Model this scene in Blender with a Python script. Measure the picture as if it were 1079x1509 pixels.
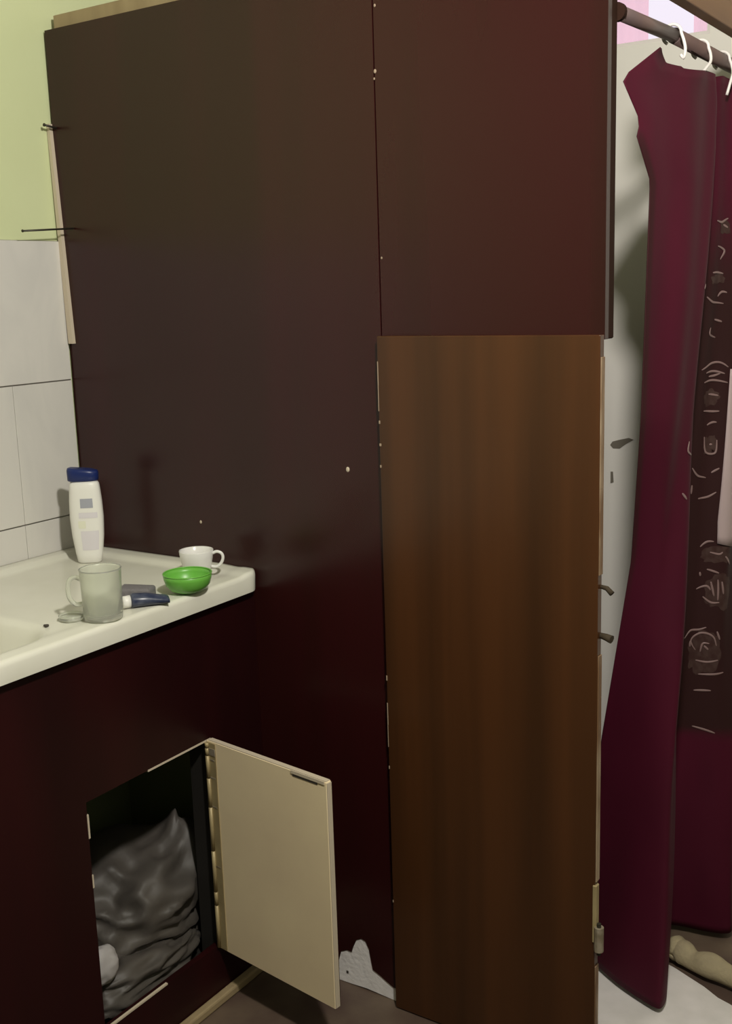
import bpy, bmesh, math, random
import numpy as np
from mathutils import Vector, Matrix, noise

random.seed(7)
for o in list(bpy.data.objects):
    bpy.data.objects.remove(o)
scene = bpy.context.scene
col = scene.collection

# ------------------------------------------------------------------ camera
YAW, PITCH, ROLL, FPX = math.radians(33.7285), math.radians(11.2142), math.radians(-1.8164), 1636.6
cam_d = bpy.data.cameras.new('camera')
cam = bpy.data.objects.new('camera', cam_d)
col.objects.link(cam)
fw = Vector((-math.sin(YAW) * math.cos(PITCH), math.cos(YAW) * math.cos(PITCH), -math.sin(PITCH)))
rt = Vector((math.cos(YAW), math.sin(YAW), 0))
up = rt.cross(fw)
r2 = rt * math.cos(ROLL) + up * math.sin(ROLL)
u2 = up * math.cos(ROLL) - rt * math.sin(ROLL)
M = Matrix((r2, u2, -fw)).transposed().to_4x4()
M.translation = Vector((1.9245, -1.7111, 1.4290))
cam.matrix_world = M
cam_d.sensor_fit = 'VERTICAL'
cam_d.sensor_height = 24.0
cam_d.lens = FPX / 1509.0 * 24.0
cam_d.clip_start = 0.02
scene.camera = cam

# ------------------------------------------------------------------ world (overcast daylight behind the clerestory)
world = bpy.data.worlds.new('World')
scene.world = world
world.use_nodes = True
bg = world.node_tree.nodes['Background']
bg.inputs['Color'].default_value = (0.93, 0.86, 0.97, 1)
bg.inputs['Strength'].default_value = 1.0

# ------------------------------------------------------------------ ceiling bulb of the room
ld = bpy.data.lights.new('ceiling_bulb', 'POINT')
ld.energy = 112
ld.color = (1.0, 0.95, 0.87)
ld.shadow_soft_size = 0.055
lo = bpy.data.objects.new('ceiling_bulb', ld)
lo.location = (1.73, -0.98, 2.18)
col.objects.link(lo)

vs = scene.view_settings
vs.view_transform = 'Standard'
vs.look = 'None'
vs.gamma = 1.0
vs.use_curve_mapping = False
vs.exposure = 0.0

# ------------------------------------------------------------------ materials
MATS = {}
def mat(name, color, rough=0.5, color2=None, scale=(6, 6, 6), detail=3.0, contrast=(0.35, 0.65),
        bump=0.0, bump_scale=40.0, spec=0.5, trans=0.0, ior=1.45, metal=0.0, coat=0.0, distortion=0.0):
    m = bpy.data.materials.new(name)
    m.use_nodes = True
    nt = m.node_tree
    b = nt.nodes['Principled BSDF']
    b.inputs['Base Color'].default_value = (*color, 1)
    b.inputs['Roughness'].default_value = rough
    b.inputs['Specular IOR Level'].default_value = spec
    b.inputs['Metallic'].default_value = metal
    b.inputs['IOR'].default_value = ior
    b.inputs['Transmission Weight'].default_value = trans
    b.inputs['Coat Weight'].default_value = coat
    tc = nt.nodes.new('ShaderNodeTexCoord')
    if color2 is not None:
        mp = nt.nodes.new('ShaderNodeMapping')
        mp.inputs['Scale'].default_value = scale
        nz = nt.nodes.new('ShaderNodeTexNoise')
        nz.inputs['Scale'].default_value = 1.0
        nz.inputs['Detail'].default_value = detail
        nz.inputs['Distortion'].default_value = distortion
        rp = nt.nodes.new('ShaderNodeValToRGB')
        rp.color_ramp.elements[0].position = contrast[0]
        rp.color_ramp.elements[1].position = contrast[1]
        rp.color_ramp.elements[0].color = (*color, 1)
        rp.color_ramp.elements[1].color = (*color2, 1)
        nt.links.new(tc.outputs['Object'], mp.inputs['Vector'])
        nt.links.new(mp.outputs['Vector'], nz.inputs['Vector'])
        nt.links.new(nz.outputs['Fac'], rp.inputs['Fac'])
        nt.links.new(rp.outputs['Color'], b.inputs['Base Color'])
    if bump > 0:
        n2 = nt.nodes.new('ShaderNodeTexNoise')
        n2.inputs['Scale'].default_value = bump_scale
        n2.inputs['Detail'].default_value = 4
        bp = nt.nodes.new('ShaderNodeBump')
        bp.inputs['Strength'].default_value = bump
        bp.inputs['Distance'].default_value = 0.01
        nt.links.new(tc.outputs['Object'], n2.inputs['Vector'])
        nt.links.new(n2.outputs['Fac'], bp.inputs['Height'])
        nt.links.new(bp.outputs['Normal'], b.inputs['Normal'])
    MATS[name] = m
    return m

mat('green_paint', (0.62, 0.67, 0.40), 0.7, (0.58, 0.63, 0.36), (2, 2, 2), bump=0.05)
mat('cream_paint', (0.24, 0.25, 0.19), 0.8, (0.21, 0.22, 0.17), (2, 2, 2))
mat('white_paint', (0.82, 0.79, 0.74), 0.6, (0.78, 0.75, 0.70), (3, 3, 3), bump=0.06, bump_scale=25)
mat('wall_tile', (0.64, 0.62, 0.58), 0.28, (0.58, 0.565, 0.535), (9, 9, 3), 5, (0.45, 0.75), distortion=1.2)
mat('grout', (0.30, 0.28, 0.25), 0.9)
mat('brown_floor', (0.085, 0.055, 0.043), 0.5, (0.15, 0.11, 0.075), (7, 7, 7), 4, (0.40, 0.72), bump=0.05)
mat('white_floor', (0.74, 0.70, 0.69), 0.45, (0.64, 0.61, 0.59), (14, 14, 14), 4)
# partition laminate: maroon with broad vertical bands
mat('maroon_laminate', (0.028, 0.0046, 0.0050), 0.27, (0.022, 0.0048, 0.0040), (6.5, 6.5, 0.30), 2.5, (0.42, 0.58), bump=0.010, bump_scale=60)
mat('cabinet_red', (0.022, 0.0022, 0.0028), 0.45, (0.013, 0.0016, 0.002), (6, 6, 1.0), 2, spec=0.3)
mat('brown_veneer', (0.068, 0.025, 0.0085), 0.30, (0.042, 0.0165, 0.0062), (16, 16, 0.5), 4, (0.36, 0.66), bump=0.02, bump_scale=90)
mat('light_wood', (0.33, 0.25, 0.14), 0.6, (0.27, 0.20, 0.11), (20, 20, 3))
mat('edge_wood', (0.16, 0.085, 0.040), 0.6, (0.36, 0.27, 0.18), (30, 30, 7), 3, (0.40, 0.62))
mat('header_wood', (0.22, 0.105, 0.035), 0.5, (0.17, 0.075, 0.024), (20, 2, 20))
mat('cream_board', (0.84, 0.70, 0.46), 0.5, (0.77, 0.63, 0.42), (5, 5, 5), 4, bump=0.02)
mat('chip_cream', (0.55, 0.47, 0.36), 0.7)
mat('enamel', (0.74, 0.73, 0.64), 0.25, (0.68, 0.67, 0.57), (6, 6, 6), 3)
mat('white_plastic', (0.78, 0.77, 0.72), 0.35)
mat('navy_plastic', (0.010, 0.022, 0.115), 0.35)
mat('label_grey', (0.34, 0.35, 0.40), 0.5)
mat('label_lilac', (0.66, 0.63, 0.66), 0.5)
mat('label_yellow', (0.74, 0.74, 0.60), 0.5)
mat('glass', (0.90, 0.92, 0.83), 0.22, trans=0.78)
mat('cup_white', (0.74, 0.73, 0.70), 0.2, coat=0.3)
mat('green_plastic', (0.14, 0.42, 0.06), 0.35)
mat('navy_wrap', (0.022, 0.030, 0.065), 0.3, (0.07, 0.08, 0.12), (60, 60, 60))
mat('grey_sponge', (0.16, 0.15, 0.155), 0.9, bump=0.3, bump_scale=180)
mat('curtain_fabric', (0.072, 0.0055, 0.0185), 0.65, (0.052, 0.004, 0.0135), (5, 5, 2), 3, bump=0.05, bump_scale=30, spec=0.18)
mat('curtain_print', (0.21, 0.135, 0.13), 0.4)
mat('print_wash', (0.042, 0.019, 0.017), 0.6, (0.060, 0.034, 0.030), (90, 90, 70), 3, spec=0.2)
mat('pale_cloth', (0.46, 0.36, 0.36), 0.7, (0.40, 0.31, 0.31), (15, 15, 4))
mat('rod_metal', (0.16, 0.10, 0.09), 0.4, (0.12, 0.085, 0.085), (4, 9, 4), metal=0.2)
mat('hook_white', (0.80, 0.76, 0.74), 0.35)
mat('dark_metal', (0.05, 0.045, 0.035), 0.45, metal=0.6)
mat('hinge_brass', (0.40, 0.32, 0.17), 0.45, (0.32, 0.25, 0.13), (20, 20, 20), metal=0.2)
mat('tarnished', (0.22, 0.18, 0.12), 0.5, (0.36, 0.31, 0.24), (60, 60, 60), metal=0.3)
mat('bag_plastic', (0.088, 0.077, 0.068), 0.50, (0.056, 0.049, 0.043), (8, 8, 8), 4, bump=0.10, bump_scale=16, spec=0.4)
mat('dark_wood', (0.026, 0.012, 0.008), 0.8, spec=0.08)
mat('wall_mark', (0.17, 0.15, 0.12), 0.8)
mat('olive_inside', (0.24, 0.26, 0.13), 0.8, (0.18, 0.20, 0.10), (5, 5, 5))
mat('paper', (0.40, 0.38, 0.38), 0.7)
mat('chip_tan', (0.33, 0.25, 0.18), 0.7)
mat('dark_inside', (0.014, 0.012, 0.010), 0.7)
mat('pink_cloth', (0.80, 0.42, 0.48), 0.8)
mat('frame_white', (0.70, 0.66, 0.64), 0.5)
mat('beige_cloth', (0.37, 0.31, 0.19), 0.9, (0.30, 0.25, 0.16), (20, 20, 20), bump=0.2, bump_scale=120)
mat('plaster', (0.85, 0.82, 0.81), 0.85, (0.79, 0.76, 0.75), (30, 30, 30), bump=0.15, bump_scale=90)
mat('mark_dark', (0.05, 0.042, 0.033), 0.8)
mat('peg_brown', (0.05, 0.037, 0.024), 0.8, spec=0.2)

# thin translucent pink cloth at the daylight opening
pm = MATS['pink_cloth']
_nt = pm.node_tree
_tr = _nt.nodes.new('ShaderNodeBsdfTranslucent')
_tr.inputs['Color'].default_value = (0.95, 0.55, 0.62, 1)
_tp = _nt.nodes.new('ShaderNodeBsdfTransparent')
_tp.inputs['Color'].default_value = (1.0, 0.80, 0.84, 1)
_mx = _nt.nodes.new('ShaderNodeMixShader'); _mx.inputs[0].default_value = 0.65
_mx2 = _nt.nodes.new('ShaderNodeMixShader'); _mx2.inputs[0].default_value = 0.65
_nt.links.new(_nt.nodes['Principled BSDF'].outputs[0], _mx.inputs[1])
_nt.links.new(_tr.outputs[0], _mx.inputs[2])
_nt.links.new(_mx.outputs[0], _mx2.inputs[1])
_nt.links.new(_tp.outputs[0], _mx2.inputs[2])
_nt.links.new(_mx2.outputs[0], _nt.nodes['Material Output'].inputs['Surface'])

# the printed field of the curtain and painted shade on its free edge: dark brown blended in by one mask on the mesh
_nt = MATS['curtain_fabric'].node_tree
_at = _nt.nodes.new('ShaderNodeAttribute'); _at.attribute_name = 'print_and_edge_shade'
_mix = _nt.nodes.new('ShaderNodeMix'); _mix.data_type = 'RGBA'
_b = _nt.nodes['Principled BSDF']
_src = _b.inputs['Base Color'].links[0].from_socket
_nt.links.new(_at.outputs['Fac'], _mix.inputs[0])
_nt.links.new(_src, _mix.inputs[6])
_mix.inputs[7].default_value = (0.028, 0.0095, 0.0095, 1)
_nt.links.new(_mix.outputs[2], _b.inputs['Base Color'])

# ------------------------------------------------------------------ mesh helpers
def link(name, me, m, parent=None, smooth=False):
    o = bpy.data.objects.new(name, me)
    col.objects.link(o)
    if m and not me.materials:
        me.materials.append(MATS[m])
    if smooth:
        me.polygons.foreach_set('use_smooth', [len(p.vertices) <= 4 for p in me.polygons])
    if parent:
        o.parent = parent
        o.matrix_parent_inverse = Matrix.Translation(-Vector(parent.location)) if False else Matrix.Identity(4)
        o.location = -Vector(parent.location)      # meshes are written in world coordinates
    return o

def from_bm(name, bm, m, parent=None, smooth=False):
    bmesh.ops.recalc_face_normals(bm, faces=bm.faces)
    me = bpy.data.meshes.new(name)
    bm.to_mesh(me); bm.free()
    return link(name, me, m, parent, smooth)

def box_bm(x0, x1, y0, y1, z0, z1, bevel=0.0, seg=2, bm=None):
    bm = bm or bmesh.new()
    vs_ = [bm.verts.new(p) for p in [(x0,y0,z0),(x1,y0,z0),(x1,y1,z0),(x0,y1,z0),(x0,y0,z1),(x1,y0,z1),(x1,y1,z1),(x0,y1,z1)]]
    for f in [(0,3,2,1),(4,5,6,7),(0,1,5,4),(1,2,6,5),(2,3,7,6),(3,0,4,7)]:
        bm.faces.new([vs_[i] for i in f])
    if bevel > 0:
        bmesh.ops.bevel(bm, geom=list(bm.edges), offset=bevel, segments=seg, affect='EDGES', profile=0.5)
    return bm

def box(name, x0, x1, y0, y1, z0, z1, m, parent=None, bevel=0.0, seg=2):
    return from_bm(name, box_bm(x0, x1, y0, y1, z0, z1, bevel, seg), m, parent)

def prism_bm(outline, axis, a, b, bevel=0.0):
    """outline: 2D points; extruded along axis from a to b. axis 1 -> points are (x, z); axis 0 -> (y, z)."""
    bm = bmesh.new()
    def p3(p, w):
        return (p[0], w, p[1]) if axis == 1 else ((w, p[0], p[1]) if axis == 0 else (p[0], p[1], w))
    A = [bm.verts.new(p3(p, a)) for p in outline]
    B = [bm.verts.new(p3(p, b)) for p in outline]
    n = len(outline)
    from mathutils.geometry import tessellate_polygon
    for t in tessellate_polygon([[Vector((p[0], p[1], 0)) for p in outline]]):
        bm.faces.new([A[i] for i in t]); bm.faces.new([B[i] for i in reversed(t)])
    for i in range(n):
        bm.faces.new([A[i], B[i], B[(i+1) % n], A[(i+1) % n]])
    return bm

def tube_bm(pts, r, n=10, closed=False, bm=None, flat=None):
    """tube along points; r a number or a list; flat=(normal, factor) squashes it along a normal"""
    bm = bm or bmesh.new()
    pts = [Vector(p) for p in pts]
    N = len(pts)
    rings = []
    prev = None
    for i, p in enumerate(pts):
        if closed:
            t = pts[(i+1) % N] - pts[i-1]
        else:
            t = pts[min(i+1, N-1)] - pts[max(i-1, 0)]
        t.normalize()
        ref = prev if prev is not None else (Vector((0,0,1)) if abs(t.z) < 0.9 else Vector((1,0,0)))
        s = ref - t * ref.dot(t)
        if s.length < 1e-6: s = t.orthogonal()
        s.normalize(); prev = s
        q = t.cross(s)
        rr = r[i] if isinstance(r, (list, tuple)) else r
        ring = []
        for k in range(n):
            a = 2*math.pi*k/n
            o = s*math.cos(a)*rr + q*math.sin(a)*rr
            if flat is not None:
                nn, fct = flat
                nn = nn[i] if isinstance(nn, list) else nn
                o = o - nn * (o.dot(nn) * (1-fct))
            ring.append(bm.verts.new(p + o))
        rings.append(ring)
    for i in range(N if closed else N-1):
        A, B = rings[i], rings[(i+1) % N]
        for k in range(n):
            bm.faces.new([A[k], A[(k+1) % n], B[(k+1) % n], B[k]])
    if not closed:
        bm.faces.new(rings[0][::-1]); bm.faces.new(rings[-1])
    return bm

def lathe_bm(profile, c, n=40, bm=None):
    """profile: (radius, z) from start to end; radius 0 closes; revolved about vertical axis through c"""
    bm = bm or bmesh.new()
    rings = []
    for r, z in profile:
        if r < 1e-6:
            rings.append([bm.verts.new((c[0], c[1], c[2]+z))])
        else:
            rings.append([bm.verts.new((c[0]+r*math.cos(2*math.pi*k/n), c[1]+r*math.sin(2*math.pi*k/n), c[2]+z)) for k in range(n)])
    for A, B in zip(rings, rings[1:]):
        if len(A) == 1 and len(B) == 1: continue
        for k in range(n):
            k2 = (k+1) % n
            if len(A) == 1: bm.faces.new([A[0], B[k2], B[k]])
            elif len(B) == 1: bm.faces.new([A[k], A[k2], B[0]])
            else: bm.faces.new([A[k], A[k2], B[k2], B[k]])
    return bm

def spline(pts, n):
    out = []
    N = len(pts) - 1
    for j in range(n+1):
        s = j/n*N; i = min(int(s), N-1); t = s-i
        g = lambda k: Vector(pts[min(max(k, 0), N)])
        a, b, c, d = g(i-1), g(i), g(i+1), g(i+2)
        out.append(0.5*(2*b+(c-a)*t+(2*a-5*b+4*c-d)*t*t+(3*b-a-3*c+d)*t**3))
    return out

def thing(name, label, cat, loc, group=None):
    o = bpy.data.objects.new(name, None)
    col.objects.link(o)
    o.location = loc
    o.empty_display_size = 0.05
    o['label'] = label; o['category'] = cat
    if group: o['group'] = group
    return o

def tag(o, label, cat, group=None):
    o['label'] = label; o['category'] = cat
    if group: o['group'] = group
    return o

def struct(o, label=None):
    o['kind'] = 'structure'
    if label: o['label'] = label
    return o

# ------------------------------------------------------------------ room shell
HC = 0.874            # counter height
XC = 0.5193           # counter front edge
XF = 0.4993           # cabinet front plane
XR = 1.2524           # right end of the partition
XB = 0.8276           # seam and left edge of the brown board
ZT = 1.5576           # top of the wall tiles
ZP = 1.987            # top of the partition
YB = 0.95             # bathroom back wall
ROOM_X, ROOM_Y0, CEIL = 3.0, -3.1, 2.62

floor = struct(box('floor', -0.02, ROOM_X, ROOM_Y0, YB, -0.06, 0.0, 'brown_floor'), 'worn brown floor')
ceiling = struct(box('ceiling', -0.02, ROOM_X, ROOM_Y0, YB+0.1, CEIL, CEIL+0.06, 'cream_paint'), 'pale ceiling')
wall_left = struct(box('wall_left', -0.08, 0.0, ROOM_Y0, YB+0.1, 0.0, CEIL, 'green_paint'), 'light green painted wall with white tiles above the counter')
struct(box('wall_right', ROOM_X, ROOM_X+0.08, ROOM_Y0, YB+0.1, 0.0, CEIL, 'cream_paint'), 'pale painted wall')
struct(box('wall_front', -0.08, ROOM_X+0.08, ROOM_Y0-0.08, ROOM_Y0, 0.0, CEIL, 'cream_paint'), 'pale painted wall')

# back wall of the bathroom with a clerestory opening above it
WX0, WX1, WZ0, WZ1 = 0.55, 1.12, 1.975, 2.40
bm = bmesh.new()
box_bm(-0.08, ROOM_X+0.08, YB, YB+0.08, 0.0, WZ0, bm=bm)
box_bm(-0.08, WX0, YB, YB+0.08, WZ0, CEIL, bm=bm)
box_bm(WX1, ROOM_X+0.08, YB, YB+0.08, WZ0, CEIL, bm=bm)
box_bm(WX0, WX1, YB, YB+0.08, WZ1, CEIL, bm=bm)
wall_back = struct(from_bm('wall_back', bm, 'white_paint'), 'white bathroom wall')
def mark(name, pts, m, y, th, parent):
    return from_bm(name, prism_bm(pts, 1, y, y+th), m, parent)
# small flat dark spots on the white wall
mark('wall_spot', [(0.897,1.030),(0.905,1.022),(0.922,1.022),(0.938,1.034),(0.958,1.046),(0.945,1.050),(0.920,1.044),(0.903,1.039)], 'wall_mark', YB-0.0015, 0.003, wall_back)
mark('wall_spot', [(0.899,0.962),(0.905,0.962),(0.907,0.935),(0.899,0.932)], 'wall_mark', YB-0.0015, 0.003, wall_back)

win = thing('window_1', 'bright clerestory opening with pink cloth above the white bathroom wall', 'window', (0.84, YB+0.04, WZ0))
del win['category']
win['kind'] = 'structure'
bm = bmesh.new()
fwid = 0.012
box_bm(WX0, WX1, YB+0.02, YB+0.07, WZ0, WZ0+fwid, bm=bm)
box_bm(WX0, WX1, YB+0.02, YB+0.07, WZ1-fwid, WZ1, bm=bm)
box_bm(WX0, WX0+fwid, YB+0.02, YB+0.07, WZ0+fwid, WZ1-fwid, bm=bm)
box_bm(WX1-fwid, WX1, YB+0.02, YB+0.07, WZ0+fwid, WZ1-fwid, bm=bm)
from_bm('window_frame', bm, 'frame_white', win)
def wavy_cloth(name, x0, x1, y, z0, z1, m, parent, amp=0.008, waves=9):
    bm = bmesh.new()
    nx, nz = 60, 6
    rows = []
    for j in range(nz+1):
        rows.append([bm.verts.new((x0+(x1-x0)*i/nx, y+amp*math.sin(waves*2*math.pi*i/nx)+0.002*math.sin(i*1.7+j), z0+(z1-z0)*j/nz)) for i in range(nx+1)])
    for j in range(nz):
        for i in range(nx):
            bm.faces.new([rows[j][i], rows[j][i+1], rows[j+1][i+1], rows[j+1][i]])
    return from_bm(name, bm, m, parent, True)
wavy_cloth('pink_curtain', WX0-0.02, 0.935, YB+0.12, WZ0-0.10, WZ1, 'pink_cloth', win)
wavy_cloth('pink_curtain', 1.045, WX1+0.05, YB+0.12, WZ0-0.10, WZ1, 'pink_cloth', win, 0.006, 4)

# white bathroom floor covering with an uneven far edge
edge = [(1.45,-0.02),(1.45,0.30),(1.43,0.318),(1.40,0.330),(1.375,0.338),(1.34,0.360),(1.30,0.378),(1.27,0.392),(1.20,0.415),(1.10,0.43),(0.9,0.45),(0.02,0.45),(0.02,0.03),(1.24,0.03),(1.262,-0.02)]
bm = prism_bm(edge, 2, 0.0005, 0.006)
white_floor = from_bm('floor_bathroom', bm, 'white_floor')
struct(white_floor, 'white floor covering of the bathroom')

# wall tiles: 30 cm tall, joints recessed
box('grout_bed', 0.0, 0.004, -1.75, -0.002, ZT-0.9, ZT, 'grout', wall_left)
for r in range(3):
    j0 = -0.266 if r == 0 else -0.166
    tile_edges = [-0.003, j0] + [j0-0.2*k for k in range(1, 8)]
    for a, b in zip(tile_edges, tile_edges[1:]):
        box('tile', 0.004, 0.009, b+0.0006, a-0.0006, ZT-0.3*(r+1)+0.0014, ZT-0.3*r-0.0014, 'wall_tile', wall_left, 0.0008, 1)

# ------------------------------------------------------------------ partition of dark sheets
part = thing('partition', 'tall dark maroon laminate partition between the counter and the bathroom', 'partition', (0.63, 0.009, 0.0))
X0 = 0.0092
TH = 0.016
notch = [(0.660,0.006),(0.676,0.050),(0.684,0.071),(0.699,0.079),(0.711,0.078),(0.714,0.092),(0.724,0.110),(0.736,0.117),(0.747,0.114),(0.755,0.098),(0.759,0.074),(0.763,0.054),(0.780,0.047),(0.797,0.038),(0.812,0.031),(0.8265,0.029)]
ZS = 0.16
bm = prism_bm([(X0, 0.004), (0.655, 0.004)] + notch + [(0.8265, ZS), (X0, ZS)], 1, 0.0, TH)
box_bm(X0, 0.8265, 0.0, TH, ZS, ZP, bm=bm)
bmesh.ops.remove_doubles(bm, verts=bm.verts, dist=1e-5)
from_bm('panel', bm, 'maroon_laminate', part)
from_bm('panel', box_bm(0.8288, XR, 0.0, TH, 1.342, ZP, 0.0006, 1), 'maroon_laminate', part)
# broken foot: pale plaster board showing behind the torn bottom edge
pl = [(x+0.0008*((i % 2)*2-1), z-0.002) for i, (x, z) in enumerate(notch)]
bm = prism_bm([(0.664,0.001)] + pl[1:] + [(0.838,0.026),(0.838,0.006),(0.815,0.0005),(0.745,0.004),(0.70,0.0015)], 1, 0.002, 0.012)
o = from_bm('plaster_backing', bm, 'plaster', part); o['label'] = 'pale plaster showing through the torn foot of the partition'
box('plaster_hole', 0.694, 0.700, 0.0012, 0.004, 0.022, 0.029, 'mark_dark', part, 0.001, 1)
# frame battens behind
o = box('top_batten', 0.020, XR-0.01, TH, TH+0.035, 1.975, 2.018, 'light_wood', part, 0.002, 1); o['label'] = 'pale wooden batten along the top'
box('side_batten', 0.018, 0.045, TH, TH+0.035, 0.01, 1.974, 'light_wood', part, 0.002, 1)
box('end_post', XR-0.030, XR-0.001, TH+0.0002, TH+0.026, 1.342, 1.974, 'dark_wood', part, 0.002, 1)
box('seam_post', XB-0.02, XB+0.02, TH+0.011, TH+0.035, 0.16, 1.974, 'light_wood', part, 0.002, 1)
# thin pale strip tacked along the left edge, slightly askew
bm = bmesh.new()
a0, a1 = Vector((0.0055, -0.004, 1.80)), Vector((0.0210, -0.004, 1.337))
for p in (a0, a1): pass
w = 0.0065
vs_ = []
for p, ww in ((a0, 0.004), (a1, 0.0068)):
    for dx, dy in ((-ww, -0.005), (ww, -0.005), (ww, 0.0038), (-ww, 0.0038)):
        vs_.append(bm.verts.new((p.x+dx, p.y+dy, p.z)))
for f in [(0,1,2,3),(4,7,6,5),(0,4,5,1),(1,5,6,2),(2,6,7,3),(3,7,4,0)]:
    bm.faces.new([vs_[i] for i in f])
o = from_bm('edge_strip', bm, 'chip_cream', part); o['label'] = 'thin pale wooden strip along the wall edge'
# nail heads and chips
for x, z, r in [(0.830,1.802,0.0030),(0.833,1.908,0.0022),(0.833,1.487,0.0018),(0.744,1.100,0.0042),(0.364,0.965,0.0030),(0.828,1.790,0.0018)]:
    bm = bmesh.new()
    bmesh.ops.create_uvsphere(bm, u_segments=8, v_segments=5, radius=r)
    for v in bm.verts:
        v.co = Vector((x+v.co.x, v.co.y*0.35-0.0004, z+v.co.z*1.25))
    from_bm('nail_head', bm, 'chip_cream' if x < 0.8 else 'chip_tan', part, True)
# long nails driven in near the wall
def nail(p0, p1, r, label):
    pts = [Vector(p0), Vector(p1)]
    d = (pts[1]-pts[0]).normalized()
    bm = tube_bm([pts[0], pts[0]+d*0.002], r*1.5, 8)
    tube_bm([pts[0]+d*0.002, pts[1]], r, 8, bm=bm)
    return tag(from_bm('long_nail', bm, 'dark_metal', None, True), label, 'nail')
nail((0.050, -0.139, 1.573), (0.050, 0.002, 1.582), 0.0020, 'long thin dark nail sticking out of the partition above the tiles')
nail((0.022, -0.034, 1.794), (0.022, 0.002, 1.790), 0.0024, 'short dark nail near the top of the partition by the green wall')

# ------------------------------------------------------------------ brown veneer board
board = thing('veneer_board', 'upright brown wood veneer board fixed to the lower right of the partition', 'board', (1.04, -0.012, 0.0))
BZ = 1.350
YB0, YB1 = -0.0175, -0.0005
from_bm('board_face', box_bm(XB+0.001, XR-0.0005, YB0, YB1, 0.003, BZ, 0.0012, 2), 'brown_veneer', board)
# raw right edge
segs = [(0.02,0.235),(0.40,0.62),(0.62,0.74),(0.74,0.815),(0.955,1.10),(1.10,1.315)]
for a, b in segs:
    box('edge_band', XR-0.0005, XR+0.0016, YB0+0.0015, YB1-0.001, a, b, 'edge_wood', board, 0.0005, 1)
# worn chips along the left edge
for z0, z1, w in [(1.262,1.305,0.0012),(1.215,1.262,0.0008),(1.192,1.198,0.0024),(1.151,1.156,0.0034),(1.111,1.116,0.0024),
                  (0.700,0.710,0.0020),(0.610,0.655,0.0014),(0.565,0.610,0.0007),(0.520,0.526,0.0018),(0.236,0.241,0.0018)]:
    box('edge_chip', XB+0.0006, XB+0.0006+w+0.0006, YB0-0.0006, YB0+0.006, z0, z1, 'chip_tan', board, 0.0004, 1)
# brown pegs standing out of the right edge of the board
for z, dz in ((0.930, -0.006), (0.845, 0.0)):
    from_bm('peg', tube_bm([(XR-0.002, -0.004, z+0.004), (XR+0.010, -0.004, z+0.002), (XR+0.020, -0.006, z+dz)], [0.005, 0.0065, 0.0075] if dz == 0 else [0.0035, 0.0045, 0.005], 8), 'peg_brown', board, True)

# hinge near the floor on the right edge
box('hinge_leaf', XR-0.004, XR+0.0035, YB0-0.003, YB0+0.010, 0.285, 0.395, 'hinge_brass', board, 0.001, 1)
hk = from_bm('hinge_knuckle', tube_bm([(XR+0.0085, YB0-0.002, 0.272), (XR+0.0085, YB0-0.002, 0.318)], 0.0085, 12), 'tarnished', board)
from_bm('hinge_pin', tube_bm([(XR+0.0085, YB0-0.002, 0.264), (XR+0.0085, YB0-0.002, 0.325)], 0.004, 8), 'dark_metal', board)

# ------------------------------------------------------------------ kitchen counter with sink
counter = thing('sink_counter', 'long white enamel counter top with moulded sink along the tiled wall', 'counter', (0.26, -0.7, HC-0.035))
CY0 = -1.45
def sm(a, b, x):
    t = min(max((x-a)/(b-a), 0.0), 1.0)
    return t*t*(3-2*t)
def rrect(x, y, x0, x1, y0, y1, r):
    cx_, cy_ = (x0+x1)/2, (y0+y1)/2
    qx, qy = abs(x-cx_)-((x1-x0)/2-r), abs(y-cy_)-((y1-y0)/2-r)
    return math.hypot(max(qx,0), max(qy,0)) + min(max(qx,qy),0) - r
def counter_h(x, y):
    h = 0.0
    # raised rim at the back and at the end against the partition
    h += 0.010*(1-sm(0.040, 0.058, x))
    h += 0.008*(1-sm(0.035, 0.060, -y))*(1-0.55*sm(0.40,0.50,x))
    h = min(h, 0.010)
    h += 0.003*sm(0.455, 0.485, x)
    # front and end rounding
    d = XC - x
    if d < 0.010: h -= 0.010*(1-math.sqrt(max(0, 1-((0.010-d)/0.010)**2)))
    # basin
    s = rrect(x, y, 0.12, 0.468, -0.98, -0.485, 0.085)
    h -= 0.150*sm(0.012, -0.065, s)
    return h
xs = sorted(set([0.0095] + [0.0095+i*0.0085 for i in range(1, 59)] + [XC-0.0105+k*0.0015 for k in range(8)]))
xs = [x for x in xs if x <= XC+1e-6]
ys = [-0.001-i*0.0085 for i in range(int((abs(CY0))/0.0085)+1)]
bm = bmesh.new()
corner_cut = lambda x, y: 0.016*max(0.0, 1-(-y)/0.03)**2
top = []
for y in ys:
    row = []
    for x in xs:
        xx = x
        if x > XC-0.05:
            xx = x - corner_cut(x, y)*(x-(XC-0.05))/0.05
        row.append(bm.verts.new((xx, y, HC+counter_h(x, y))))
    top.append(row)
for j in range(len(ys)-1):
    for i in range(len(xs)-1):
        bm.faces.new([top[j][i], top[j][i+1], top[j+1][i+1], top[j+1][i]])
# skirt
loop = [top[0][i] for i in range(len(xs))] + [top[j][-1] for j in range(1, len(ys))] + [top[-1][i] for i in range(len(xs)-2, -1, -1)] + [top[j][0] for j in range(len(ys)-2, 0, -1)]
low = [bm.verts.new((v.co.x - (0.002 if v.co.x > XC-0.02 else 0), v.co.y, HC-0.035)) for v in loop]
n = len(loop)
for i in range(n):
    bm.faces.new([loop[i], low[i], low[(i+1) % n], loop[(i+1) % n]])
from_bm('worktop', bm, 'enamel', counter, True)
# drain in the basin floor
from_bm('drain', lathe_bm([(0,0.001),(0.018,0.001),(0.022,0.003),(0.030,0.003),(0.031,0.0)], (0.30, -0.73, HC-0.150), 24), 'tarnished', counter, True)

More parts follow.
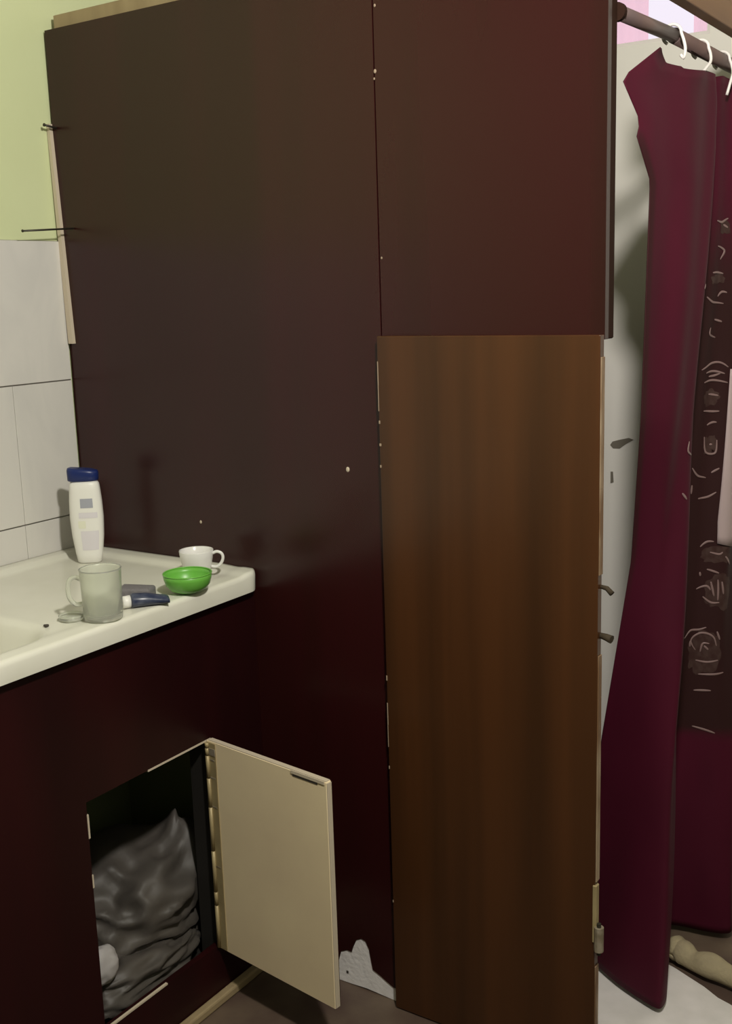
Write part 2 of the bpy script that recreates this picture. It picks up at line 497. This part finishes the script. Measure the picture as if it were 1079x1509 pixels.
# ------------------------------------------------------------------ cabinet under the counter
cab = thing('sink_cabinet', 'dark red cabinet under the white counter with an open hatch', 'cabinet', (0.25, -0.7, 0.0))
OY0, OY1, OZ0, OZ1 = -0.487, -0.160, 0.120, 0.568
TF = 0.014
YE = CY0
ztop = HC-0.036
bm = bmesh.new()
outer = [(-0.001, 0.002), (YE, 0.002), (YE, ztop), (-0.001, ztop)]
inner = [(OY1, OZ0), (OY0, OZ0), (OY0, OZ1), (OY1, OZ1)]
V = {}
for xi, x in enumerate((XF, XF-TF)):
    V[xi] = ([bm.verts.new((x, *p)) for p in outer], [bm.verts.new((x, *p)) for p in inner])
for xi in (0, 1):
    O, I = V[xi]
    for k in range(4):
        bm.faces.new([O[k], O[(k+1) % 4], I[(k+1) % 4], I[k]])
for k in range(4):
    bm.faces.new([V[0][0][k], V[1][0][k], V[1][0][(k+1) % 4], V[0][0][(k+1) % 4]])
    bm.faces.new([V[0][1][k], V[0][1][(k+1) % 4], V[1][1][(k+1) % 4], V[1][1][k]])
from_bm('front_panel', bm, 'cabinet_red', cab)
# raw pale edges of the cut opening
box('cut_edge', XF-0.004, XF+0.0012, -0.335, OY1, OZ1-0.0025, OZ1+0.001, 'chip_cream', cab)
box('cut_edge', XF-0.004, XF+0.0012, OY0, -0.325, OZ0-0.001, OZ0+0.0025, 'chip_cream', cab)
box('cut_edge', XF-0.004, XF+0.0012, OY0-0.001, OY0+0.0025, 0.50, 0.545, 'chip_cream', cab)
box('cut_edge', XF-0.004, XF+0.0010, OY0-0.001, OY0+0.002, 0.405, 0.43, 'chip_cream', cab)
# inside
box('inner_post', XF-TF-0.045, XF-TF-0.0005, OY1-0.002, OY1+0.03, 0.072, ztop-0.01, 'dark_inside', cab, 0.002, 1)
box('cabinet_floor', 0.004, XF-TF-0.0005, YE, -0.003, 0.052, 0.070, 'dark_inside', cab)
box('back_panel', 0.090, 0.096, YE, -0.003, 0.071, ztop-0.17, 'olive_inside', cab)
box('side_panel', 0.097, XF-TF-0.0005, -0.009, -0.003, 0.071, ztop-0.17, 'olive_inside', cab)
box('end_panel', 0.017, XF-TF-0.0005, YE, YE+0.016, 0.071, ztop-0.02, 'cabinet_red', cab)
o = box('floor_batten', XF+0.0005, XF+0.020, YE, -0.03, 0.001, 0.020, 'light_wood', cab, 0.004, 2); o['label'] = 'pale batten along the foot of the cabinet'
# hatch door standing open
hinge_p = Vector((XF+0.004, OY1-0.001, 0))
ang = math.radians(-7.6)
dv = Vector((math.cos(ang), math.sin(ang), 0)); nv = Vector((dv.y, -dv.x, 0))   # nv points to the room (-y)
DW, DT, DZ0, DZ1 = 0.324, 0.013, 0.116, 0.570
def dpt(s, t, z):
    p = hinge_p + dv*s + nv*t
    return (p.x, p.y, z)
def dbox(name, s0, s1, t0, t1, z0, z1, m, parent, bevel=0.0):
    bm = box_bm(s0, s1, t0, t1, z0, z1, bevel, 1)
    for v in bm.verts:
        v.co = Vector(dpt(v.co.x, v.co.y, v.co.z))
    return from_bm(name, bm, m, parent)
door = dbox('hatch_door', 0.0, DW, 0.0, DT, DZ0, DZ1, 'cream_board', cab, 0.001)
door['label'] = 'cream inner face of the open hatch door'
def under(o, parent):
    o.parent = parent
    o.location = (0, 0, 0)
    return o
under(dbox('outer_laminate', 0.0, DW, -0.002, -0.0003, DZ0, DZ1, 'cabinet_red', None), door)
under(dbox('top_edge_band', 0.004, DW-0.002, 0.001, DT-0.001, DZ1, DZ1+0.0016, 'chip_cream', None), door)
under(dbox('side_edge_band', DW, DW+0.0016, 0.001, DT-0.001, DZ0+0.002, DZ1-0.002, 'chip_cream', None), door)
under(dbox('split', DW-0.085, DW-0.022, DT-0.0002, DT+0.0008, DZ1-0.010, DZ1-0.0055, 'mark_dark', None), door)
under(dbox('splinter', DW-0.088, DW-0.004, DT-0.0002, DT+0.0018, DZ1-0.005, DZ1+0.001, 'chip_cream', None), door)
zc = [DZ0+0.004, 0.215, 0.245, 0.335, 0.430, 0.492, 0.540, 0.556, DZ1-0.003]
hg = under(dbox('piano_hinge', 0.003, 0.026, DT, DT+0.0016, DZ0+0.004, DZ1-0.003, 'hinge_brass', None), door)
for a, b in zip(zc, zc[1:]):
    p0, p1 = dpt(0.004, DT+0.003, a+0.0008), dpt(0.004, DT+0.003, b-0.0008)
    under(from_bm('hinge_knuckle', tube_bm([p0, p1], 0.0042, 8), 'hinge_brass', None, True), door)
for z in (0.300, 0.430, 0.492, 0.530):
    under(dbox('hinge_mark', 0.008, 0.022, DT+0.0014, DT+0.0022, z, z+0.003, 'tarnished', None), door)
under(dbox('hinge_plate', 0.004, 0.026, DT+0.001, DT+0.003, 0.542, 0.556, 'tarnished', None), door)

# ------------------------------------------------------------------ things inside the cabinet
def lump(c, rad, amp=0.25, seed=0, floorz=None, sub=5, crease=0.5, ymax=None):
    bm = bmesh.new()
    bmesh.ops.create_icosphere(bm, subdivisions=sub, radius=1.0)
    for v in bm.verts:
        p = v.co.copy()
        s3 = Vector((seed, seed*0.37, -seed))
        d1 = noise.noise(p*1.2+s3)
        d2 = abs(noise.noise(Vector((p.x*1.6, p.y*1.6, p.z*3.4))+s3*2))
        d3 = noise.noise(p*4.5-s3)
        k = 1 + amp*(0.9*d1 - crease*1.4*d2 + 0.18*d3)
        q = Vector((p.x*rad[0], p.y*rad[1], p.z*rad[2]))*k + Vector(c)
        if floorz is not None and q.z < floorz: q.z = floorz + 0.001*random.random()
        q.x = min(q.x, XF-TF-0.002 - 0.047*sm(-0.185, -0.168, q.y))
        v.co = q
    return bm
bag = thing('plastic_bag', 'crumpled grey plastic bag stuffed inside the open cabinet', 'bag', (0.30, -0.24, 0.071))
bm = lump((0.310, -0.215, 0.185), (0.150, 0.185, 0.140), 0.30, seed=3.1, floorz=0.0715, crease=0.7)
for v in bm.verts:
    if v.co.z > 0.19:
        q = v.co
        q.z += 0.095*math.exp(-((q.y+0.105)/0.045)**2 - ((q.x-0.37)/0.055)**2)*min(1, (q.z-0.19)/0.05)
from_bm('bag_body', bm, 'bag_plastic', bag, True)
from_bm('bag_fold', lump((0.400, -0.300, 0.110), (0.080, 0.150, 0.062), 0.35, seed=5.7, floorz=0.0715, sub=5, crease=0.9), 'bag_plastic', bag, True)
wb = lump((0.432, -0.425, 0.196), (0.026, 0.034, 0.040), 0.22, seed=1.7, sub=4)
tag(from_bm('paper_scrap', wb, 'paper', None, True), 'small crumpled white scrap lying on the grey bag in the cabinet', 'scrap')

# ------------------------------------------------------------------ things on the counter
Zc = HC + 0.0006
# shampoo bottle
bc = Vector((0.127, -0.098, Zc))
yaw_b = math.radians(38)
bax = Vector((math.cos(yaw_b), math.sin(yaw_b), 0)); bay = Vector((-math.sin(yaw_b), math.cos(yaw_b), 0))
SEC = [(0.000,0.0225,0.013),(0.003,0.0255,0.016),(0.020,0.0285,0.018),(0.060,0.0335,0.0195),(0.100,0.0355,0.020),(0.135,0.0345,0.0195),(0.160,0.0325,0.0185),(0.172,0.0310,0.0175),(0.178,0.0275,0.015)]
def sec_at(z):
    for (z0,a0,b0),(z1,a1,b1) in zip(SEC, SEC[1:]):
        if z <= z1:
            t = (z-z0)/(z1-z0); return a0+(a1-a0)*t, b0+(b1-b0)*t
    return SEC[-1][1], SEC[-1][2]
def bpt(a, z, off=0.0, rx=None, ry=None, dx=0.0):
    if rx is None: rx, ry = sec_at(z)
    c_, s_ = math.cos(a), math.sin(a)
    e = 2/2.6
    x = math.copysign(abs(c_)**e, c_)*(rx+off)+dx; y = math.copysign(abs(s_)**e, s_)*(ry+off)
    return bc + bax*x + bay*y + Vector((0, 0, z))
bottle = thing('shampoo_bottle', 'white plastic shampoo bottle with navy cap in the counter corner', 'bottle', bc)
def loft(levels, n=40):
    bm = bmesh.new(); rings = []
    for lv in levels:
        rings.append([bm.verts.new(p) for p in lv])
    for A, B in zip(rings, rings[1:]):
        for k in range(len(A)):
            bm.faces.new([A[k], A[(k+1) % len(A)], B[(k+1) % len(A)], B[k]])
    bm.faces.new(rings[0][::-1]); bm.faces.new(rings[-1])
    return bm
zz = [s[0] for s in SEC]
zz = sorted(set(zz + [0.04, 0.08, 0.12, 0.15]))
from_bm('bottle_body', loft([[bpt(2*math.pi*k/40, z) for k in range(40)] for z in zz]), 'white_plastic', bottle, True)
def capz(a, z): return z - 0.004*math.cos(a)
caps = [(0.1785,0.0300,0.0165),(0.180,0.0325,0.0185),(0.198,0.0330,0.0190),(0.203,0.0315,0.0175),(0.2045,0.027,0.014)]
lv = []
for i, (z, rx, ry) in enumerate(caps):
    lv.append([bpt(2*math.pi*k/40, 0, 0, rx, ry, -0.0015) + Vector((0,0,z-(0.0035*math.cos(2*math.pi*k/40) if i > 1 else 0.0))) for k in range(40)])
from_bm('cap', loft(lv), 'navy_plastic', bottle, True)
def decal(name, a0, a1, z0, z1, m, off=0.0005):
    bm = bmesh.new(); g = []
    for j in range(9):
        z = z0+(z1-z0)*j/8
        g.append([bm.verts.new(bpt(a0+(a1-a0)*i/10, z, off)) for i in range(11)])
    for j in range(8):
        for i in range(10):
            bm.faces.new([g[j][i], g[j][i+1], g[j+1][i+1], g[j+1][i]])
    return from_bm(name, bm, m, bottle, True)
fa = -math.pi/2
decal('emblem', fa-0.16, fa+0.42, 0.122, 0.142, 'label_grey')
decal('label_lower', fa-0.25, fa+0.75, 0.030, 0.072, 'label_lilac')
decal('label_middle', fa-0.28, fa+0.70, 0.100, 0.112, 'label_lilac')
decal('label_mark', fa-0.35, fa+0.0, 0.078, 0.094, 'label_yellow')

# glass mug
mc = Vector((0.4845, -0.399, Zc+0.0030))
mug = thing('glass_mug', 'clear glass mug standing by the sink edge', 'mug', mc)
prof = [(0,0),(0.030,0),(0.0335,0.002),(0.0345,0.010),(0.0355,0.060),(0.0365,0.089),(0.0372,0.0915),(0.0358,0.0922),(0.0345,0.089),(0.0335,0.060),(0.0322,0.014),(0.028,0.010),(0,0.009)]
from_bm('mug_body', lathe_bm(prof, mc, 48), 'glass', mug, True)
hd = Vector((-0.86, -0.51, 0))
hp = [mc+hd*s+Vector((0,0,z)) for s, z in [(0.0365,0.072),(0.046,0.076),(0.056,0.070),(0.060,0.055),(0.058,0.038),(0.049,0.027),(0.0362,0.027)]]
from_bm('mug_handle', tube_bm(spline(hp, 28), 0.0042, 12), 'glass', mug, True)
# small glass lid beside the mug
lc = Vector((0.431, -0.425, Zc))
lid = thing('glass_saucer', 'small round clear glass saucer beside the glass mug', 'saucer', lc)
from_bm('saucer_disc', lathe_bm([(0,0),(0.019,0),(0.0215,0.002),(0.022,0.005),(0.0200,0.0065),(0.017,0.005),(0,0.005)], lc, 32), 'glass', lid, True)
from_bm('saucer_rim', tube_bm([lc+Vector((0.0205*math.cos(t), 0.0205*math.sin(t), 0.0085)) for t in [2*math.pi*k/32 for k in range(32)]], 0.0024, 8, True), 'glass', lid, True)

# white cup
cc = Vector((0.432, -0.094, Zc))
cup = thing('white_cup', 'small white cup with a looped handle behind the green bowl', 'cup', cc)
prof = [(0,0),(0.018,0),(0.0195,0.003),(0.022,0.006),(0.028,0.018),(0.0325,0.040),(0.0345,0.056),(0.0340,0.0572),(0.0325,0.056),(0.0305,0.040),(0.026,0.019),(0.019,0.008),(0,0.006)]
from_bm('cup_body', lathe_bm(prof, cc, 48), 'cup_white', cup, True)
hd = Vector((0.86, 0.51, 0))
hp = [cc+hd*s+Vector((0,0,z)) for s, z in [(0.0330,0.050),(0.042,0.053),(0.051,0.049),(0.0535,0.040),(0.049,0.029),(0.040,0.022),(0.0290,0.023)]]
from_bm('cup_handle', tube_bm(spline(hp, 28), 0.0032, 10), 'cup_white', cup, True)

# green bowl
gc = Vector((0.4990, -0.195, Zc+0.0031))
bowl = thing('green_bowl', 'small bright green plastic bowl near the counter front', 'bowl', gc)
prof = [(0,0.001),(0.014,0.001),(0.015,0.0),(0.018,0.0),(0.033,0.006),(0.042,0.016),(0.0455,0.028),(0.0462,0.037),(0.0450,0.0375),(0.0438,0.029),(0.040,0.018),(0.031,0.008),(0.022,0.004),(0,0.004)]
from_bm('bowl_body', lathe_bm(prof, gc, 48), 'green_plastic', bowl, True)
from_bm('bowl_rim', tube_bm([gc+Vector((0.0456*math.cos(t), 0.0456*math.sin(t), 0.0375)) for t in [2*math.pi*k/40 for k in range(40)]], 0.0014, 8, True), 'green_plastic', bowl, True)

# navy tube with a white end, lying down
def place(bm, loc, rz, tilt=0.0):
    R = Matrix.Translation(loc) @ Matrix.Rotation(rz, 4, 'Z') @ Matrix.Rotation(tilt, 4, 'Y')
    for v in bm.verts: v.co = R @ v.co
    return bm
tc_ = Vector((0.4915, -0.306, Zc+0.0031))
tb = thing('navy_tube', 'dark navy tube with a white end lying by the green bowl', 'tube', tc_)
rz = math.radians(56)
lv = []
for x, ry, rz_ in [(-0.024,0.0140,0.0120),(-0.020,0.0155,0.0130),(0.005,0.0160,0.0120),(0.028,0.0165,0.0090),(0.040,0.0165,0.0080),(0.045,0.0155,0.0068)]:
    lv.append([Vector((x, ry*math.cos(2*math.pi*k/24), rz_*(1+math.sin(2*math.pi*k/24)))) for k in range(24)])
from_bm('tube_body', place(loft(lv), tc_, rz), 'navy_wrap', tb, True)
lv = []
for x, r in [(-0.039,0.0095),(-0.0375,0.0110),(-0.0245,0.0115)]:
    lv.append([Vector((x, r*math.cos(2*math.pi*k/24), 0.0005+r*(1+math.sin(2*math.pi*k/24)))) for k in range(24)])
o = from_bm('tube_cap', place(loft(lv), tc_, rz), 'white_plastic', tb, True); o['label'] = 'white cap'
# grey sponge
sc_ = Vector((0.440, -0.272, Zc))
bm = box_bm(-0.032, 0.032, -0.020, 0.020, 0.0, 0.025, 0.005, 3)
for v in bm.verts:
    v.co += Vector((0, 0, 0.003*noise.noise(v.co*60) if v.co.z > 0.01 else 0))
tag(from_bm('sponge', place(bm, sc_, math.radians(25)), 'grey_sponge', None, True), 'flat dark grey sponge between the glass mug and the green bowl', 'sponge')
# dark crumb by the basin
bm = bmesh.new()
bmesh.ops.create_icosphere(bm, subdivisions=2, radius=0.0045)
for v in bm.verts:
    k = 1+0.5*noise.noise(v.co*400)
    v.co = Vector((0.424+v.co.x*k*1.2, -0.476+v.co.y*k, Zc+0.0022+v.co.z*k*0.6))
tag(from_bm('crumb', bm, 'mark_dark', None, True), 'tiny dark crumb on the counter at the edge of the sink basin', 'crumb')

# ------------------------------------------------------------------ curtain rod, header, hooks and curtain
ROD_X, ROD_Z, ROD_R = 1.262, 1.843, 0.0115
rod = thing('curtain_rod', 'dark metal curtain rod running back from the end of the partition', 'rod', (ROD_X, 0.45, ROD_Z-ROD_R))
from_bm('rod_tube', tube_bm([(ROD_X-0.013, 0.0435, ROD_Z-0.001), (ROD_X, 0.285, ROD_Z)], ROD_R, 20), 'rod_metal', rod, True)
from_bm('rod_sleeve', tube_bm([(ROD_X, 0.278, ROD_Z), (ROD_X, YB-0.002, ROD_Z)], ROD_R+0.0016, 20), 'rod_metal', rod, True)
from_bm('rod_flange', tube_bm([(ROD_X-0.013, 0.0430, ROD_Z-0.001), (ROD_X-0.0126, 0.0520, ROD_Z-0.001)], 0.0140, 20), 'dark_wood', rod)

hdr = struct(box('trim_1', 1.268, 1.292, 0.150, YB-0.001, 1.889, 1.962, 'header_wood', None, 0.002, 2), 'brown wooden header board above the curtain rod')

def hook(y, label, swing, drop=0.052):
    h = thing('curtain_hook', label, 'hook', (ROD_X, y, ROD_Z-drop), 'white curtain hooks on the rod')
    pts = []
    R_ = ROD_R + 0.0046
    for k in range(11):
        a = math.radians(-60 + 240*k/10)          # over the rod, seen along it
        pts.append((ROD_X - R_*math.cos(a), y + swing*0.1*k/10, ROD_Z + R_*math.sin(a)))
    for s, dz in ((0.2, -0.012), (0.45, -0.026), (0.75, -0.040), (1.0, -drop)):
        pts.append((ROD_X + R_*(1.0-0.1*s) + 0.008*math.sin(s*3.1), y + swing*(0.1+0.9*s*s), ROD_Z + dz))
    from_bm('hook_wire', tube_bm(spline(pts, 48), 0.0027, 10), 'hook_white', h, True)
    return h
hook(0.268, 'white curtain hook on the rod nearest the partition', 0.003, 0.034)
hook(0.430, 'middle white curtain hook with a long curved tail', -0.060, 0.058)
hook(0.560, 'white curtain hook at the right edge of the photo', -0.010, 0.066)

# curtain key rows: height, then (x, y) of six key columns
CK=[
 (1.815,[(1.260,.215),(1.286,.420),(1.252,.505),(1.278,.620),(1.250,.760),(1.265,.900)]),
 (1.755,[(1.235,.105),(1.288,.415),(1.250,.505),(1.280,.620),(1.247,.760),(1.268,.900)]),
 (1.690,[(1.246,.168),(1.290,.410),(1.248,.505),(1.282,.620),(1.245,.760),(1.270,.900)]),
 (1.675,[(1.243,.150),(1.290,.408),(1.248,.505),(1.283,.620),(1.245,.760),(1.270,.900)]),
 (1.600,[(1.250,.205),(1.292,.395),(1.246,.505),(1.287,.615),(1.242,.760),(1.272,.900)]),
 (1.190,[(1.250,.180),(1.292,.330),(1.240,.490),(1.297,.605),(1.240,.755),(1.280,.900)]),
 (0.920,[(1.215,.238),(1.294,.300),(1.232,.490),(1.307,.595),(1.242,.750),(1.285,.905)]),
 (0.530,[(1.140,.290),(1.296,.268),(1.215,.490),(1.320,.580),(1.246,.745),(1.290,.910)]),
 (0.020,[(1.085,.325),(1.297,.228),(1.200,.500),(1.335,.560),(1.250,.740),(1.295,.915)]),
]
def crow(P,u):
    n=len(P)-1; s=min(max(u,0),1)*n; i=min(int(s),n-1); t=s-i
    g=lambda k: np.array(P[min(max(k,0),n)])
    a,b,c,d=g(i-1),g(i),g(i+1),g(i+2)
    return .5*(2*b+(c-a)*t+(2*a-5*b+4*c-d)*t*t+(3*b-a-3*c+d)*t**3)
def curtain(u,v):
    ztop=float(np.interp(u,[0,.014,.062,.10,.2,.35,.45,1.0],[1.815,1.813,1.793,1.794,1.799,1.808,1.812,1.814]))+.003*np.sin(u*40)*(u>.1)
    z0=ztop+(0.02-ztop)*v
    z=z0
    for k in range(len(CK)-1):
        if z>=CK[k+1][0] or k==len(CK)-2: break
    (za,A),(zb,B)=CK[k],CK[k+1]
    t=min(max((za-z)/(za-zb),0),1)
    p=crow(A,u)*(1-t)+crow(B,u)*t
    w=.004*np.sin(u*55+v*6)+.003*np.sin(u*23+v*17)
    return np.array([p[0]+w*min(1,u*8),p[1],z])
# printed strokes in curtain coordinates (across, down)
MOT=[
  [(0.223, 0.2125), (0.217, 0.2175)],
  [(0.448, 0.23), (0.478, 0.2375), (0.535, 0.24)],
  [(0.51, 0.2325), (0.527, 0.2275), (0.545, 0.2275)],
  [(0.468, 0.205), (0.53, 0.2075)],
  [(0.443, 0.31), (0.473, 0.3075), (0.525, 0.305), (0.552, 0.31)],
  [(0.468, 0.315), (0.512, 0.315), (0.542, 0.3175)],
  [(0.487, 0.32), (0.51, 0.32), (0.53, 0.3175)],
  [(0.46, 0.325), (0.51, 0.325), (0.55, 0.3275)],
  [(0.468, 0.3575), (0.505, 0.36), (0.527, 0.36)],
  [(0.49, 0.375), (0.508, 0.3725), (0.52, 0.3725)],
  [(0.48, 0.3875), (0.487, 0.405), (0.515, 0.4075), (0.52, 0.3925)],
  [(0.198, 0.3725), (0.195, 0.3825), (0.212, 0.3875)],
  [(0.18, 0.425), (0.195, 0.4325)],
  [(0.46, 0.4575), (0.495, 0.4575), (0.517, 0.4525)],
  [(0.432, 0.44), (0.43, 0.45)],
  [(0.475, 0.515), (0.495, 0.51), (0.512, 0.51)],
  [(0.545, 0.5275), (0.573, 0.5375)],
  [(0.497, 0.5425), (0.527, 0.5475)],
  [(0.478, 0.545), (0.48, 0.55)],
  [(0.468, 0.565), (0.497, 0.5625), (0.508, 0.5675)],
  [(0.537, 0.5575), (0.545, 0.5725)],
  [(0.427, 0.6225), (0.455, 0.615), (0.485, 0.615), (0.503, 0.6125)],
  [(0.53, 0.6175), (0.54, 0.6275)],
  [(0.46, 0.6275), (0.46, 0.635)],
  [(0.5, 0.635), (0.51, 0.64)],
  [(0.49, 0.67), (0.522, 0.67), (0.56, 0.6675)],
  [(0.482, 0.69), (0.52, 0.69)],
  [(0.482, 0.735), (0.532, 0.7425)],
  [(0.48, 0.64), (0.463, 0.6275), (0.485, 0.62), (0.505, 0.62), (0.522, 0.625), (0.53, 0.635)],
  [(0.492, 0.6425), (0.497, 0.6325), (0.512, 0.6325)],
  [(0.482, 0.6525), (0.508, 0.655), (0.537, 0.6525)],
  [(0.508, 0.5575), (0.517, 0.575)],
  [(0.525, 0.555), (0.527, 0.5675), (0.527, 0.58)],
  [(0.49, 0.575), (0.51, 0.5825), (0.532, 0.5825)],
  [(0.503, 0.5225), (0.525, 0.525), (0.535, 0.5225)],
  [(0.492, 0.34), (0.525, 0.3425)],
  [(0.5, 0.3975), (0.508, 0.3975)],
  [(0.43, 0.42), (0.453, 0.43), (0.49, 0.435)],
  [(0.525, 0.425), (0.505, 0.43)],
  [(0.5, 0.2575), (0.532, 0.26)],
  [(0.49, 0.1775), (0.53, 0.1825), (0.512, 0.1925)],
  [(0.48, 0.15), (0.51, 0.1525), (0.54, 0.1475)],
  [(0.52, 0.155), (0.54, 0.1575)],
  [(0.475, 0.265), (0.473, 0.2725), (0.51, 0.2775)],
]
WASH=[
  (0.478, 0.52, 0.3875, 0.4075),
  (0.48, 0.575, 0.515, 0.535),
  (0.495, 0.583, 0.55, 0.59),
  (0.455, 0.545, 0.6175, 0.6675),
  (0.463, 0.535, 0.2075, 0.2175),
  (0.465, 0.527, 0.335, 0.3525),
  (0.503, 0.55, 0.15, 0.165),
]


shower = thing('shower_curtain', 'dark maroon shower curtain with pale line prints hanging from the rod', 'curtain', (1.262, 0.5, 0.02))
NU, NV = 150, 110
bm = bmesh.new()
grid = [[bm.verts.new(curtain(i/NU, j/NV)) for i in range(NU+1)] for j in range(NV+1)]
for j in range(NV):
    for i in range(NU):
        bm.faces.new([grid[j][i], grid[j][i+1], grid[j+1][i+1], grid[j+1][i]])
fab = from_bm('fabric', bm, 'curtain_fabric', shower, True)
att = fab.data.attributes.new('print_and_edge_shade', 'FLOAT', 'POINT')
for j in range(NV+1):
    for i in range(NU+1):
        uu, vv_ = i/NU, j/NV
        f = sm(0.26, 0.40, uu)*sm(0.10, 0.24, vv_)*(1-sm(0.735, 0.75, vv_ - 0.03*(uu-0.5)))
        f = max(f, 0.75*(1-sm(0.018, 0.035, uu))*sm(0.075, 0.085, vv_)*(1-sm(0.45, 0.6, vv_)))     # free edge darkened in colour, standing for shade where it curls
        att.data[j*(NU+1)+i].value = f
sol = fab.modifiers.new('thickness', 'SOLIDIFY'); sol.thickness = 0.0012; sol.offset = 0

def cnorm(u, v):
    e = 0.004
    a = Vector(curtain(min(u+e, 1), v)) - Vector(curtain(max(u-e, 0), v))
    b = Vector(curtain(u, min(v+e, 1))) - Vector(curtain(u, max(v-e, 0)))
    n_ = a.cross(b).normalized()
    return n_
NSIGN = 1.0 if cnorm(0.5, 0.5).x > 0 else -1.0
for st in MOT:
    uv = spline([(a, b, 0) for a, b in st], 8*(len(st)-1))
    pts, nrm = [], []
    for p in uv:
        n_ = cnorm(p.x, p.y)*NSIGN
        pts.append(Vector(curtain(p.x, p.y)) + n_*0.0014); nrm.append(n_)
    m_ = len(pts)
    rad = [0.0010+0.0016*math.sin(math.pi*(i+0.4)/(m_-0.2)) for i in range(m_)]
    from_bm('print_stroke', tube_bm(pts, rad, 6, flat=(nrm, 0.25)), 'curtain_print', shower, True)

# faint washes of the print
for u0, u1, v0, v1 in WASH:
    bm = bmesh.new(); g = []
    for j in range(9):
        row = []
        for i in range(9):
            a_, b_ = i/8*2-1, j/8*2-1
            k = 1/max(1e-6, math.hypot(a_, b_))*max(abs(a_), abs(b_)) if (a_ or b_) else 1
            k = (0.35+0.65*k)*(1+0.35*noise.noise(Vector((a_*2.1+u0*90, b_*2.1+v0*70, 0))))
            u, v = (u0+u1)/2+(u1-u0)/2*a_*k, (v0+v1)/2+(v1-v0)/2*b_*k
            row.append(bm.verts.new(Vector(curtain(u, v)) + cnorm(u, v)*NSIGN*0.0011))
        g.append(row)
    for j in range(8):
        for i in range(8):
            bm.faces.new([g[j][i], g[j][i+1], g[j+1][i+1], g[j+1][i]])
    from_bm('print_wash', bm, 'print_wash', shower, True)

# pale cloth strip hanging over the curtain
bm = bmesh.new()
g = []
for j in range(25):
    t = j/24
    v = 0.312+(0.512-0.312)*t
    u0 = 0.556-0.037*min(1, t*1.15); u1 = 0.655-0.010*t
    row = []
    for i in range(17):
        u = u0+(u1-u0)*i/16
        n_ = cnorm(u, v)*NSIGN
        vv = v + 0.004*math.sin(i/16*math.pi)*(t > 0.97)
        row.append(bm.verts.new(Vector(curtain(u, vv)) + n_*(0.004+0.0012*math.sin(i*0.9))))
    g.append(row)
for j in range(24):
    for i in range(16):
        bm.faces.new([g[j][i], g[j][i+1], g[j+1][i+1], g[j+1][i]])
pc = from_bm('pale_strip', bm, 'pale_cloth', shower, True)
sol = pc.modifiers.new('thickness', 'SOLIDIFY'); sol.thickness = 0.0015
pc['label'] = 'pale pinkish strip on the curtain'

# rolled beige cloth on the floor behind the curtain
pts = spline([(1.262,0.424,0.030),(1.268,0.421,0.031),(1.280,0.416,0.028),(1.32,0.402,0.028),(1.38,0.392,0.026),(1.46,0.372,0.025)], 60)
rad = [0.0235+0.0025*math.sin(i*0.35)+0.002*noise.noise(Vector((i*0.13, 0, 0))) for i in range(61)]
pts = [Vector((p.x, p.y, r*0.98+0.0065)) for p, r in zip(pts, rad)]
roll = thing('rolled_cloth', 'rolled beige cloth lying on the floor below the curtain', 'cloth', (1.3, 0.4, 0.0065))
from_bm('cloth_roll', tube_bm(pts, rad, 18), 'beige_cloth', roll, True)
